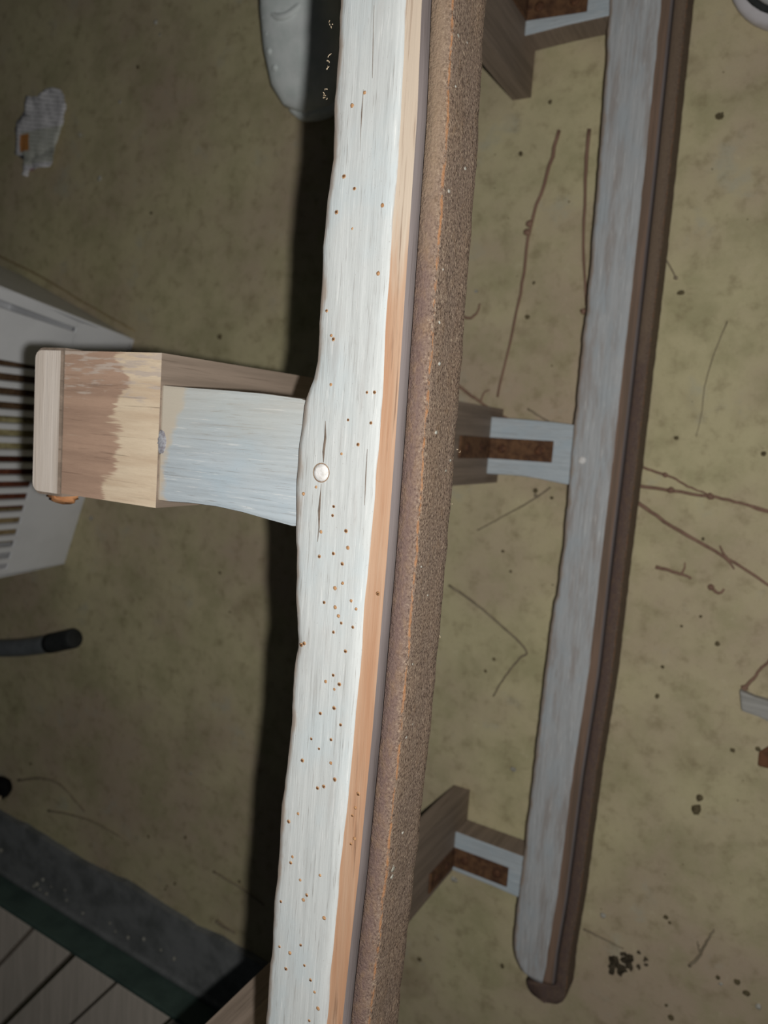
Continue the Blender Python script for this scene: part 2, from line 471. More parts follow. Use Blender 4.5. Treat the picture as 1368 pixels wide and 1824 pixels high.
ZS = ZT_N - 0.004                           # outer face of the near struts
midp = [W(x, y, ZS) for x, y in ((536, 709), (470, 700), (400, 694), (330, 689), (268, 684), (262, 889), (300, 894), (340, 897), (385, 903), (430, 913), (475, 926), (519, 938))]
midp = [(p.x, p.y) for p in midp]
midp[4] = (XF - 0.0005, midp[4][1]); midp[5] = (XF - 0.0005, midp[5][1])
tenon = [(-0.190, -0.046), (-0.190, 0.008)]
mid_poly = midp + tenon
strut(mid_poly, ZS - 0.032, ZS, P_STRUT_M)
strut([(x, y + 0.006) for x, y in mid_poly], 0.004, 0.036)
ZI = 0.036
def far_poly(pxs):
    return [(p.x, p.y) for p in (W(x, y, ZI) for x, y in pxs)]
lt, lt2, lb, lb2 = far_poly([(925, 1524), (803, 1478), (797, 1547), (920, 1600)])
low_poly = [(-0.192, lt[1]), (-0.240, (lt[1] + lt2[1]) / 2), (XF - 0.0005, lt2[1]), (XF - 0.0005, lb[1]), (-0.240, (lb[1] + lb2[1]) / 2 + 0.001), (-0.192, lb2[1])]
topb = far_poly([(1080, 27), (1000, 47), (925, 66)])
top_poly = [(-0.190, topb[0][1]), (-0.205, topb[0][1] - 0.001), (-0.245, topb[1][1]), (XF - 0.0005, topb[2][1]), (XF - 0.0005, topb[2][1] + 0.052), (-0.240, topb[1][1] + 0.056), (-0.190, topb[0][1] + 0.056)]
for poly in (low_poly, top_poly):
    strut(poly, 0.004, 0.036); strut(poly, ZS - 0.032, ZS)

# iron angle brackets inside each corner
def bracket(ya, yb, yc, x_end, z_face, up, zleg):
    """flat leg along the strut from crossbar to x_end, other leg along the crossbar"""
    t = 0.0022
    w = 0.0105
    def leg(prof):                          # prof: closed XY outline
        return prof
    za, zb = (z_face, z_face + t) if up else (z_face - t, z_face)
    bm = prism([(XF, ya - w), (x_end, yb - w), (x_end, yb + w), (XF, ya + w)], za, zb, 0.0006, 1)
    b2 = box(XF, XF + t, yc - w, yc + w, min(za, za + zleg * (1 if up else -1)), max(zb, zb + zleg * (1 if up else -1)), 0.0006, 1)
    me = bpy.data.meshes.new('tmp'); b2.to_mesh(me); b2.free(); bm.from_mesh(me); bpy.data.meshes.remove(me)
    br = child(bm_obj('bracket', bm, RUST_DARK))
    zt = zb if up else za
    for q in (0.22, 0.80):
        x = XF + (x_end - XF) * q; y = ya + (yb - ya) * q
        V, F = blob(x, y, zt, 0.0048, 0.0048, 0.0016, 12, 6)
        o = mesh_obj('rivet', V, F, RIVET); o.parent = br
    for q in (0.35, 0.8):
        z = za + (zleg if up else -zleg) * q
        V, F = blob(XF + t, yc, z, 0.0016, 0.0045, 0.0045, 10, 6)
        o = mesh_obj('rivet', V, F, RIVET); o.parent = br
    return br

pm = W(985, 805, ZI); pa = W(862, 797, ZI)
bracket(pa.y, pm.y, pa.y, pm.x, ZI, True, 0.075)
pl = W(905, 1562, ZI); pl0 = W(800, 1522, ZI)
bracket(pl0.y, pl.y, pl0.y, pl.x, ZI, True, 0.060)
pt = W(1048, 0, ZI); pt0 = W(925, 20, ZI)
bracket(pt0.y, pt.y, pt0.y, pt.x, ZI, True, 0.075)
for a_, b_, c_ in ((pa, pm, pa), (pl0, pl, pl0), (pt0, pt, pt0)):
    bracket(a_.y - 0.006, b_.y - 0.006, a_.y - 0.006, b_.x, ZS - 0.032, False, 0.075)

# pegs
PEG = mat_plain('peg_wood', (234, 232, 230), (212, 208, 202), 500, 0.75, 0.2, 0.4)
def peg(px, py, z, r):
    c = W(px, py, z)
    n = 18; V = []; F = []
    prof = [(1.0, -0.004), (1.0, 0.0004), (0.86, 0.0011), (0.55, 0.0014), (0.0, 0.0013)]
    for rr, zz in prof:
        for k in range(n):
            a = 2 * math.pi * k / n
            V.append((c.x + r * rr * math.cos(a), c.y + r * rr * math.sin(a), z + zz))
    for i in range(len(prof) - 1):
        for k in range(n): F.append((i * n + k, i * n + (k + 1) % n, (i + 1) * n + (k + 1) % n, (i + 1) * n + k))
    o = child(mesh_obj('peg', V, F, PEG))
    tag(o, 'round pale wooden peg')
peg(573, 842, ZT_N, 0.0039)
peg(1037, 820, ZT_F, 0.0036)
RING = mat_plain('peg_gap', (168, 142, 116), (136, 108, 84), 300, 0.9, 0.1, 0)
def ring(px, py, z, r0, r1, name, mat):
    c = W(px, py, z); n = 20
    V = []; F = []
    for rr, zz in ((r0, 0.0), (r0, 0.0004), (r1, 0.0004), (r1, 0.0)):
        for k in range(n):
            a = 2 * math.pi * k / n; V.append((c.x + rr * math.cos(a), c.y + rr * math.sin(a), z + zz))
    for i in range(3):
        for k in range(n): F.append((i * n + k, i * n + (k + 1) % n, (i + 1) * n + (k + 1) % n, (i + 1) * n + k))
    return child(mesh_obj(name, V, F, mat))
ring(573, 842, ZT_N, 0.0039, 0.0043, 'peg_rim', RING)

# cracks and woodworm holes in the near runner
DARK = mat_plain('crack_dark', (128, 114, 102), (104, 92, 82), 300, 0.95, 0.05, 0)
def crack(pxs, wpx, z, name='crack'):
    c = [W(x, y, z) for x, y in pxs]; n = len(c)
    V = []; F = []
    for i, p in enumerate(c):
        w = wpx * 0.5 * 0.00022 * math.sin(math.pi * (i + 0.25) / (n - 0.5)) * random.uniform(0.7, 1.2)
        t = (c[min(i + 1, n - 1)] - c[max(i - 1, 0)]).normalized(); q = Vector((-t.y, t.x, 0)) * w
        V += [(p.x - q.x, p.y - q.y, z + 0.00028), (p.x, p.y, z + 0.00045), (p.x + q.x, p.y + q.y, z + 0.00028)]
    for i in range(n - 1):
        for k in range(2): F.append((i * 3 + k, i * 3 + k + 1, i * 3 + k + 4, i * 3 + k + 3))
    return child(mesh_obj(name, V, F, DARK))
crack([(580, 750), (580, 780), (577, 805), (577, 824)], 5, ZT_N)
crack([(573, 862), (571, 885), (569, 910), (569, 940), (566, 965)], 5, ZT_N)
crack([(648, 160), (645, 200), (643, 240), (642, 270)], 2.5, ZT_N)
crack([(667, 10), (665, 80), (664, 140)], 2, ZT_N)
crack([(655, 800), (652, 850), (650, 900)], 2.5, ZT_N)

holes = []
for ox, oy, s, L in (
    (480, 0, 0.380, [(447, 435), (388, 495), (350, 828), (400, 885), (530, 963), (390, 1073), (510, 1282), (315, 995)]),
    (480, 500, 0.307, [(333, 175), (360, 318), (372, 340), (358, 603), (567, 648), (610, 648), (590, 825), (458, 808), (515, 950), (420, 1005), (272, 1197), (198, 1237),
                       (375, 1310), (368, 1362), (300, 1457), (445, 1452), (455, 1550), (372, 1583), (290, 1600)]),
    (460, 1000, 0.2924, [(512, 15), (515, 133), (468, 163), (402, 250), (470, 280), (567, 240), (597, 290), (490, 332), (507, 375), (460, 430), (577, 400), (263, 508),
                         (280, 500), (532, 547), (458, 692), (412, 730), (495, 747), (465, 778), (463, 893), (380, 925), (503, 995), (325, 1080), (445, 1085), (372, 1140),
                         (270, 1212), (443, 1227), (467, 1328), (362, 1380), (400, 1370), (718, 200)]),
    (380, 1400, 0.307, [(493, 160), (438, 205), (460, 410), (450, 445), (620, 518), (505, 545), (543, 632), (523, 660), (393, 670), (643, 765), (508, 922), (385, 932),
                        (445, 968), (530, 1040), (422, 1060), (565, 1125), (588, 1195), (608, 1290), (558, 1360), (830, 55), (813, 135), (795, 180), (808, 315), (787, 345)])):
    holes += [(ox + s * x, oy + s * y) for x, y in L]
TAN = mat_plain('bore_dust', (196, 156, 116), (160, 116, 80), 900, 0.95, 0.05, 0)
HOLE = mat_plain('bore_hole', (112, 80, 58), (70, 50, 38), 900, 0.95, 0.05, 0)
rings_, cores = [], []
for i, (px, py) in enumerate(holes):
    p = W(px, py, ZT_N)
    strip = p.x > near_G(p.y)
    z = ZT_N + (0.00015 if not strip else -0.0016)
    r = random.uniform(0.00062, 0.00088)
    rings_.append(blob(p.x, p.y, z, r * 1.15, r * 1.15, 0.00035, 9, 4, 0.12))
    if random.random() < 0.62:
        cores.append(blob(p.x + 0.0001, p.y, z + 0.00012, r * 0.78, r * 0.78, 0.00032, 8, 4, 0.1))
V, F = merge(rings_); tag(child(mesh_obj('bore_dust', V, F, TAN)), 'tan woodworm bore dust', None, None, 'stuff')
V, F = merge(cores); tag(child(mesh_obj('woodworm_holes', V, F, HOLE)), 'small dark woodworm holes', None, None, 'stuff')

# splinters and fluff along the edges
FIB = mat_plain('splinter_wood', (214, 196, 168), (188, 166, 136), 400, 0.9, 0.1, 0)
def splinters(pxs, z, n, name, spread=6):
    parts = []
    for px, py in pxs:
        for _ in range(n):
            a = W(px + random.uniform(-spread, spread) * 0.5, py + random.uniform(-spread, spread), z + random.uniform(-0.001, 0.001))
            b = a + Vector((random.uniform(-1, 1), random.uniform(-1, 1), random.uniform(-0.5, 0.6))) * 0.0012
            mid = (a + b) / 2 + Vector((random.uniform(-1, 1), random.uniform(-1, 1), random.uniform(-1, 1))) * 0.0005
            parts.append(tube_geo([a, mid, b], [0.00022, 0.00018, 0.0001], 4))
    V, F = merge(parts)
    tag(child(mesh_obj(name, V, F, FIB)), 'pale splintered wood fibres', None, None, 'stuff')
splinters([(589, 42), (587, 104), (583, 120), (580, 165), (578, 172)], ZT_N - 0.004, 4, 'splinters')
splinters([(816, 803), (805, 898), (783, 1130), (780, 1135)], ZT_N - 0.040, 2, 'lint', 3)
# torn chip and knot on the near crossbar
cp = W(112, 899, 0.470)
V, F = blob(cp.x, cp.y + 0.0055, 0.470, 0.0115, 0.0048, 0.006, 18, 10, 0.16)
CHIP = mat_bare('torn_orange_wood', (196, 142, 98), (176, 122, 82), (130, 88, 58), 0, 1.0)
child(mesh_obj('wood_chip', V, F, CHIP))
kp = W(275, 786, ZS)
V, F = blob(kp.x + 0.0045, kp.y, ZS - 0.0001, 0.0036, 0.0062, 0.0012, 18, 8, 0.05)
KNOT = mat_plain('knot', (126, 122, 128), (172, 174, 178), 420, 0.8, 0.2, 0.4)
tag(child(mesh_obj('knot', V, F, KNOT)), 'grey weathered wood knot')

# ------------------------------------------------------------------ plastic basket at the left
PLAST = mat_plain('grey_plastic', (238, 239, 241), (228, 229, 231), 12, 0.45, 0.4, 0)
F1, F2 = W(240, 605), W(115, 1005)
uu = (F1 - F2); BL = uu.length; uu.normalize(); nn = Vector((uu.y, -uu.x, 0))
if nn.x < 0: nn = -nn
def bp(s, h, d=0.0):
    """point of the basket: s along its front, h up, d in front of it"""
    return F2 + uu * s + nn * d + Vector((0, 0, h))
basket = empty('plastic_basket', 'light grey plastic basket with narrow vertical slots standing on the concrete', 'basket', tuple(bp(BL / 2, 0, -0.12)))
def bchild(o):
    o.parent = basket; o.matrix_parent_inverse = Matrix.Translation(-basket.location); return o
BH, BD, BT = 0.300, 0.26, 0.0035
def slab(name, pts, th=BT, dirv=None, mat=PLAST, bev=0.0008):
    """plate from 3D outline pushed along dirv"""
    bm = bmesh.new(); d = (dirv or -nn) * th
    a = [bm.verts.new(p) for p in pts]; b = [bm.verts.new(p + d) for p in pts]
    bm.faces.new(a); bm.faces.new(b[::-1]); n = len(pts)
    for i in range(n): bm.faces.new((a[i], a[(i + 1) % n], b[(i + 1) % n], b[i]))
    if bev: bmesh.ops.bevel(bm, geom=bm.edges[:], offset=bev, segments=1, affect='EDGES')
    return bchild(bm_obj(name, bm, mat))
def flare(s, h):                            # the walls lean outwards towards the rim
    return s + (0.00030 * h * 1000 * (s / BL - 0.22)) * 0.12 + (0.016 * max(0, (h - 0.09) / 0.12) if s > BL * 0.9 else 0)
slot_lo, slot_hi = 0.097, 0.255
slab('lower_band', [bp(0, 0), bp(BL, 0), bp(BL + 0.010, slot_lo), bp(-0.008, slot_lo)])
slab('upper_band', [bp(-0.016, slot_hi), bp(BL + 0.042, slot_hi), bp(BL + 0.048, BH), bp(-0.018, BH)])
slab('corner_panel', [bp(0.300, slot_lo - 0.002), bp(BL - 0.004, slot_lo - 0.002), bp(BL + 0.016, slot_hi + 0.002), bp(0.308, slot_hi + 0.002)])
slab('corner_edge', [bp(BL + 0.001, slot_lo - 0.002), bp(BL + 0.010, slot_lo - 0.002), bp(BL + 0.042, slot_hi + 0.002), bp(BL + 0.026, slot_hi + 0.002)], BT, None)
pitch = 0.0182
k = 0
s = 0.300 - pitch + 0.006
while s > 0.012:
    slab('bar', [bp(s, slot_lo - 0.001), bp(s + 0.0075, slot_lo - 0.001), bp(s + 0.0075 + 0.002, slot_hi + 0.001), bp(s + 0.002 - 0.000, slot_hi + 0.001)], 0.005, None, PLAST, 0.0)
    s -= pitch
slab('corner_panel', [bp(-0.008, slot_lo - 0.002), bp(0.006, slot_lo - 0.002), bp(0.001, slot_hi + 0.002), bp(-0.016, slot_hi + 0.002)])
slab('side_panel', [bp(0, 0), bp(0, 0, -BD), bp(-0.018, BH, -BD), bp(-0.018, BH)], BT, uu)
slab('side_panel', [bp(BL, 0), bp(BL, 0, -BD), bp(BL + 0.048, BH, -BD), bp(BL + 0.048, BH)], BT, -uu)
slab('back_panel', [bp(0, 0, -BD), bp(BL, 0, -BD), bp(BL + 0.048, BH, -BD), bp(-0.018, BH, -BD)], BT, nn)
slab('base', [bp(0.004, 0.004), bp(BL - 0.004, 0.004), bp(BL - 0.004, 0.004, -BD), bp(0.004, 0.004, -BD)], BT, Vector((0, 0, 1)))

STICKS = [mat_bare('split_log_%d' % i, a, b, c, 0, 3.0 + i) for i, (a, b, c) in enumerate((
    ((170, 150, 112), (140, 120, 86), (96, 78, 56)), ((120, 70, 50), (92, 52, 38), (60, 36, 28)), ((182, 172, 130), (150, 138, 98), (100, 90, 60)), ((104, 82, 60), (80, 60, 44), (50, 38, 30))))]
logs = ((0.060, 0.055, 0, 'tan split stick, lowest end, in the slotted plastic basket'), (0.125, 0.075, 1, 'reddish brown split stick in the slotted plastic basket'),
        (0.195, 0.060, 2, 'pale yellowish split stick in the slotted plastic basket'), (0.265, 0.070, 3, 'dark brown split stick in the slotted plastic basket'))
for s, w, mi, lab in logs:
    pts = [bp(s - w / 2, 0.010, -0.022), bp(s + w / 2 - 0.006, 0.010, -0.020), bp(s + w / 2, 0.010, -0.055), bp(s, 0.010, -0.085), bp(s - w / 2 + 0.004, 0.010, -0.060)]
    bm = bmesh.new(); hgt = 0.235 + 0.02 * math.sin(mi * 2.1)
    a = [bm.verts.new(p) for p in pts]; b = [bm.verts.new(p + Vector((0, 0, hgt)) + uu * 0.004) for p in pts]
    bm.faces.new(a); bm.faces.new(b[::-1])
    for i in range(5): bm.faces.new((a[i], a[(i + 1) % 5], b[(i + 1) % 5], b[i]))
    bmesh.ops.bevel(bm, geom=bm.edges[:], offset=0.002, segments=1, affect='EDGES')
    tag(bm_obj('firewood_stick', bm, STICKS[mi]), lab, 'firewood', 'sticks in the plastic basket')

# ------------------------------------------------------------------ step, riser and deck boards at the lower left
SILL = mat_plain('dark_sill', (128, 130, 130), (100, 103, 102), 30, 0.85, 0.2, 0.4, 6)
GREEN = mat_plain('dark_green_paint', (76, 94, 86), (62, 78, 72), 25, 0.7, 0.3, 0.2)
DECKW = mat_bare('grey_deck_wood', (222, 210, 196), (204, 194, 180), (160, 150, 138), 1, 6.0, 0.5)
a0, a1 = W(0, 1450, 0.010), W(430, 1700, 0.010)
b0, b1 = W(0, 1550, 0.010), W(386, 1782, 0.010)
sd = ((a1 - a0).normalized() + (b1 - b0).normalized()).normalized(); sd.z = 0; sd.normalize()
sn = Vector((-sd.y, sd.x, 0))               # towards the concrete
if sn.y < 0: sn = -sn
org = b0 + (b1 - b0) * 0.5; org.z = 0
def sp(s, d, z=0.0): return org + sd * s + sn * d + Vector((0, 0, z))
wA = ((a0 - org).dot(sn) + (a1 - org).dot(sn)) / 2
sill = empty('door_sill', 'dark grey weathered sill strip along the low deck', 'sill', tuple(sp(0, 0)))
outer = []
nseg = 60
for i in range(nseg + 1):
    s = -1.0 + 1.36 * i / nseg
    tilt = (a1 - a0).normalized().dot(sn)
    outer.append(sp(s, wA + tilt * (s + 0.0) * 0.6 + 0.006 * noise.noise((s * 9, 0, 0)) + 0.003 * noise.noise((s * 30, 0, 4))))
poly = [(p.x, p.y) for p in outer] + [(sp(0.36, -0.004).x, sp(0.36, -0.004).y), (sp(-1.0, -0.004).x, sp(-1.0, -0.004).y)]
tread = bm_obj('tread', prism(poly, 0.0, 0.010, 0.0), SILL)
tread.parent = sill; tread.matrix_parent_inverse = Matrix.Translation(-sill.location)
deck = empty('low_deck', 'low deck of grey wooden boards behind a dark green riser', 'deck', tuple(sp(0, -0.2)))
def dchild(o):
    o.parent = deck; o.matrix_parent_inverse = Matrix.Translation(-deck.location); return o
ZD = 0.056
def slab2(name, pts, z0, z1, mat, bev=0.002):
    return dchild(bm_obj(name, prism([(p.x, p.y) for p in pts], z0, z1, bev, 2), mat))
slab2('riser', [sp(-1.0, -0.0045), sp(0.36, -0.0045), sp(0.36, -0.012), sp(-1.0, -0.012)], 0.0, ZD + 0.001, GREEN)
slab2('bead', [sp(-1.0, 0.004), sp(0.355, 0.004), sp(0.355, -0.0045), sp(-1.0, -0.0045)], 0.0, 0.017, SILL, 0.003)
g1a, g1b = W(0, 1812, ZD), W(130, 1694, ZD)
g2a, g2b = W(130, 1822, ZD), W(207, 1743, ZD)
g3b = W(306, 1803, ZD)
gd = ((g1a - g1b).normalized() + (g2a - g2b).normalized()).normalized()
ss = [(g - org).dot(sd) for g in (g1b, g2b, g3b)]
p1 = ss[1] - ss[0]
edges = [ss[0] - 3 * p1, ss[0] - 2 * p1, ss[0] - p1, ss[0], ss[1], ss[2], ss[2] + p1, ss[2] + 2 * p1]
gap = (0.0035, 0.0035, 0.0035, 0.0050, 0.0022, 0.0022, 0.003, 0.003)
for i in range(len(edges) - 1):
    l, r = edges[i] + gap[i], edges[i + 1] - gap[i + 1]
    q = [sp(l, -0.0125), sp(r, -0.0125)]
    bd = slab2('board', [q[0], q[1], q[1] + gd * 0.6, q[0] + gd * 0.6], ZD - 0.022, ZD, DECKW, 0.0015)
slab2('joist', [sp(-1.0, -0.034), sp(0.36, -0.034), sp(0.36, -0.5), sp(-1.0, -0.5)], 0.0, ZD - 0.026, mat_plain('damp_moss', (60, 62, 34), (44, 44, 26), 60, 0.95, 0.1, 0.3), 0)
GRITM = mat_plain('pale_grit', (190, 188, 178), (140, 136, 124), 300, 0.9, 0.1, 0)
parts = []
for cx_, cy_, r in ((66, 1575, 6), (76, 1567, 4), (82, 1600, 4), (115, 1586, 3), (118, 1604, 3.5), (147, 1627, 3.5), (228, 1670, 4.5), (256, 1673, 4), (286, 1693, 3), (310, 1708, 4.5), (2, 1515, 5),
                   (195, 1645, 3), (205, 1660, 3), (60, 1583, 4), (70, 1590, 3), (90, 1580, 2.5)):
    p = W(cx_, cy_, 0.012); rr = r * 0.00062
    p += sn * max(0.0, 0.0075 - (p - org).dot(sn))
    parts.append(blob(p.x, p.y, 0.010 + rr * 0.7, rr, rr * random.uniform(0.8, 1.2), rr * 0.8, 7, 5, 0.18))
V, F = merge(parts)
tag(mesh_obj('grit', V, F, GRITM), 'pale crumbs of grit scattered along the dark sill', 'grit', None, 'stuff')

# ------------------------------------------------------------------ tube leg and black knob at the left edge
TUBE = mat_plain('grey_tube_metal', (112, 116, 118), (96, 100, 102), 40, 0.38, 0.5, 0)
RUB = mat_plain('black_rubber', (48, 50, 50), (36, 38, 38), 60, 0.7, 0.3, 0)
leg = empty('tube_leg', 'curved grey metal tube leg with black rubber end cap below the basket', 'chair leg', tuple(W(0, 1150)))
rt = 0.0135
zc = 0.036
tp = [W(132, 1137, zc), W(80, 1148, zc), W(30, 1154, zc), W(-30, 1154, zc + 0.004), W(-90, 1152, zc + 0.03), W(-130, 1150, zc + 0.10), W(-150, 1149, zc + 0.22)]
path = smooth_path(tp, 6)
cut = 6
for nm, pth, r, mt in (('tube', path[4:], rt, TUBE), ('rubber_cap', path[:cut], rt * 1.06, RUB)):
    rads = [r] * len(pth)
    if nm == 'rubber_cap':
        d0 = (pth[0] - pth[1]).normalized()
        pth = [pth[0] + d0 * 0.003, pth[0] + d0 * 0.002] + list(pth); rads = [r * 0.7, r * 0.92] + rads
    V, F = tube_geo(pth, rads, 16)
    o = mesh_obj(nm, V, F, mt); o.parent = leg; o.matrix_parent_inverse = Matrix.Translation(-leg.location)
foot = W(45, 1152, 0.0)
V, F = tube_geo([foot + Vector((0, 0, 0)), foot + Vector((0, 0, zc - 0.008))], 0.009, 12)
o = mesh_obj('foot_pad', V, F, RUB); o.parent = leg; o.matrix_parent_inverse = Matrix.Translation(-leg.location)

kb = W(4, 1402, 0.014)
knob = empty('seed_head', 'black bristly round seed head with a tan stem at the left edge', 'seed head', (kb.x, kb.y, 0))
BLK = mat_plain('black_bristle', (26, 26, 26), (16, 16, 16), 100, 0.9, 0.1, 0)
V, F = blob(kb.x, kb.y, 0.015, 0.017, 0.017, 0.015, 16, 10, 0.05)
o = mesh_obj('core', V, F, BLK); o.parent = knob; o.matrix_parent_inverse = Matrix.Translation(-knob.location)
parts = []
for i in range(260):
    a = random.uniform(0, 2 * math.pi); e = random.uniform(-0.2, 1.4)
    d = Vector((math.cos(a) * math.cos(e), math.sin(a) * math.cos(e), math.sin(e)))
    c = Vector((kb.x, kb.y, 0.015))
    parts.append(tube_geo([c + d * 0.013, c + d * random.uniform(0.0175, 0.0205)], [0.0008, 0.0004], 4))
V, F = merge(parts); o = mesh_obj('bristles', V, F, BLK); o['kind'] = 'stuff'; o.parent = knob; o.matrix_parent_inverse = Matrix.Translation(-knob.location)
st = W(0, 1416, 0.024)
V, F = tube_geo([Vector((kb.x, kb.y, 0.020)), st + Vector((0.002, -0.004, 0.004)), st + Vector((-0.02, -0.014, -0.012))], [0.004, 0.004, 0.003], 8)
o = mesh_obj('stem', V, F, FIB); o.parent = knob; o.matrix_parent_inverse = Matrix.Translation(-knob.location)

# ------------------------------------------------------------------ shoes
def shoe_loft(toe, ang, length, stations, seg=20, z0=0.0):
    """toe point on the floor, heading of the toe; stations: (t, half width left, half width right, height, floor)"""
    fwd = Vector((math.cos(ang), math.sin(ang), 0)); rt_ = Vector((fwd.y, -fwd.x, 0))
    V, F = [], []
    for t, wl, wr, h, b in stations:
        c = toe - fwd * (t * length)
        for k in range(seg):
            a = 2 * math.pi * k / seg
            ca, sa = math.cos(a), math.sin(a)
            w = wr if ca > 0 else wl
            x = w * math.copysign(abs(ca) ** 0.75, ca); z = b + (h - b) * (0.5 + 0.5 * math.copysign(abs(sa) ** 0.7, sa))
            V.append(c + rt_ * x + Vector((0, 0, z + z0)))
    n = len(stations)
    for i in range(n - 1):
        for k in range(seg): F.append((i * seg + k, i * seg + (k + 1) % seg, (i + 1) * seg + (k + 1) % seg, (i + 1) * seg + k))
    F.append(tuple(range(seg))[::-1]); F.append(tuple((n - 1) * seg + k for k in range(seg)))
    return V, F, fwd, rt_

# pale clog beyond the near runner
CLOG = mat_plain('pale_clog_foam', (236, 241, 239), (222, 230, 227), 60, 0.6, 0.3, 0.3)
CLOGD = mat_plain('teal_clog_lining', (96, 128, 130), (80, 112, 116), 60, 0.7, 0.2, 0)
toe = W(580, 216); toe.z = 0
clog = empty('clog_shoe', 'pale sea green foam clog half hidden behind the near runner', 'shoe', tuple(toe))
ang = math.atan2(-1.0, 0.10)
def cchild(o, par):
    o.parent = par; o.matrix_parent_inverse = Matrix.Translation(-par.location); return o
sole = [(0.0, .012, .012, .016, .004), (0.012, .026, .028, .020, .001), (0.05, .040, .040, .022, 0), (0.12, .050, .048, .022, 0), (0.25, .053, .050, .022, 0), (0.45, .046, .044, .022, 0), (0.65, .040, .038, .024, 0), (0.9, .037, .037, .026, 0), (0.98, .028, .028, .026, 0), (1.0, .014, .014, .024, .002)]
V, F, fw, rt_ = shoe_loft(toe, ang, 0.27, sole); cchild(mesh_obj('sole', V, F, CLOG), clog)
upper = [(0.02, .018, .018, .030, .015), (0.05, .036, .036, .042, .015), (0.12, .047, .045, .056, .015), (0.25, .050, .047, .070, .015), (0.38, .047, .044, .080, .015), (0.47, .042, .040, .085, .015)]
V, F, _, _ = shoe_loft(toe, ang, 0.27, upper); cchild(mesh_obj('upper', V, F, CLOG), clog)
heelp = [(0.47, .041, .039, .046, .015), (0.7, .038, .036, .050, .015), (0.92, .035, .035, .062, .015), (0.985, .026, .026, .062, .015)]
V, F, _, _ = shoe_loft(toe, ang, 0.27, heelp); cchild(mesh_obj('footbed', V, F, CLOGD), clog)
# stud bumps along the upper edge and a strap welt
for t, off, h in ((0.16, -0.028, 0.054), (0.22, -0.031, 0.059), (0.28, -0.030, 0.063), (0.34, -0.031, 0.066), (0.40, -0.029, 0.070), (0.46, -0.027, 0.074)):
    c = toe - fw * (t * 0.27) + rt_ * (-off if rt_.x < 0 else off)
    V, F = blob(c.x, c.y, h, 0.006, 0.005, 0.006, 10, 6); cchild(mesh_obj('stud', V, F, CLOG), clog)
c0 = toe - fw * (0.36 * 0.27)
V, F = tube_geo(smooth_path([c0 + rt_ * (0.026 * q) + fw * (0.016 * (1 - q * q)) + Vector((0, 0, 0.0685 + 0.006 * (1 - q * q))) for q in (-1, -0.5, 0, 0.5, 1)], 4), 0.004, 8)
cchild(mesh_obj('strap_welt', V, F, CLOG), clog)

# white trainer toe at the upper right
SOLEW = mat_plain('white_rubber', (206, 202, 204), (192, 188, 190), 40, 0.6, 0.3, 0)
UPW = mat_plain('white_leather', (208, 210, 216), (194, 198, 204), 40, 0.55, 0.3, 0.2)
UPG = mat_plain('grey_mesh', (150, 152, 148), (128, 130, 126), 500, 0.85, 0.2, 0.5)
toe2 = W(1412, 62); toe2.z = 0
tr = empty('trainer_shoe', 'white trainer with a black line around its sole at upper right', 'shoe', tuple(toe2))
ang2 = math.atan2(-1.0, 0.02)
prof = []
for t in (0.0, 0.002, 0.006, 0.012, 0.02, 0.035, 0.055, 0.08, 0.11, 0.15, 0.2, 0.3, 0.4, 0.6, 0.85, 0.95, 1.0):
    w = 0.055 * math.sqrt(max(0.01, 1 - (1 - min(t / 0.2, 1)) ** 2)) if t < 0.2 else (0.055 - 0.014 * (t - 0.2) / 0.65 if t < 0.85 else 0.041 * math.sqrt(max(0.1, 1 - ((t - 0.85) / 0.15) ** 2)))
    prof.append((t, w))
def cap_h(t, h0, h1): return h0 + (h1 - h0) * min(1, t / 0.5) ** 0.7
for nm, mt, g, ins, z0_, z1_ in (('sole', SOLEW, 0, 0.0, 0.0, 0.020), ('sole_line', RUB, 0, 0.0052, 0.016, 0.0225)):
    V, F, _, _ = shoe_loft(toe2 + Vector((0, ins * 1.1, 0)), ang2, 0.29 - 2 * ins, [(t, max(0.002, w - ins), max(0.002, w - ins), z1_, z0_) for t, w in prof], 32)
    cchild(mesh_obj(nm, V, F, mt), tr)
V, F, _, _ = shoe_loft(toe2 + Vector((0, 0.008, 0)), ang2, 0.275, [(t, max(0.002, w - 0.0074), max(0.002, w - 0.0074), cap_h(t, 0.030, 0.095), 0.020) for t, w in prof], 32)
cchild(mesh_obj('toe_cap', V, F, UPW), tr)
V, F, _, _ = shoe_loft(toe2 + Vector((0, 0.024, 0)), ang2, 0.255, [(t, max(0.002, w - 0.016), max(0.002, w - 0.016), cap_h(t, 0.042, 0.104), 0.030) for t, w in prof], 32)
cchild(mesh_obj('vamp', V, F, UPG), tr)

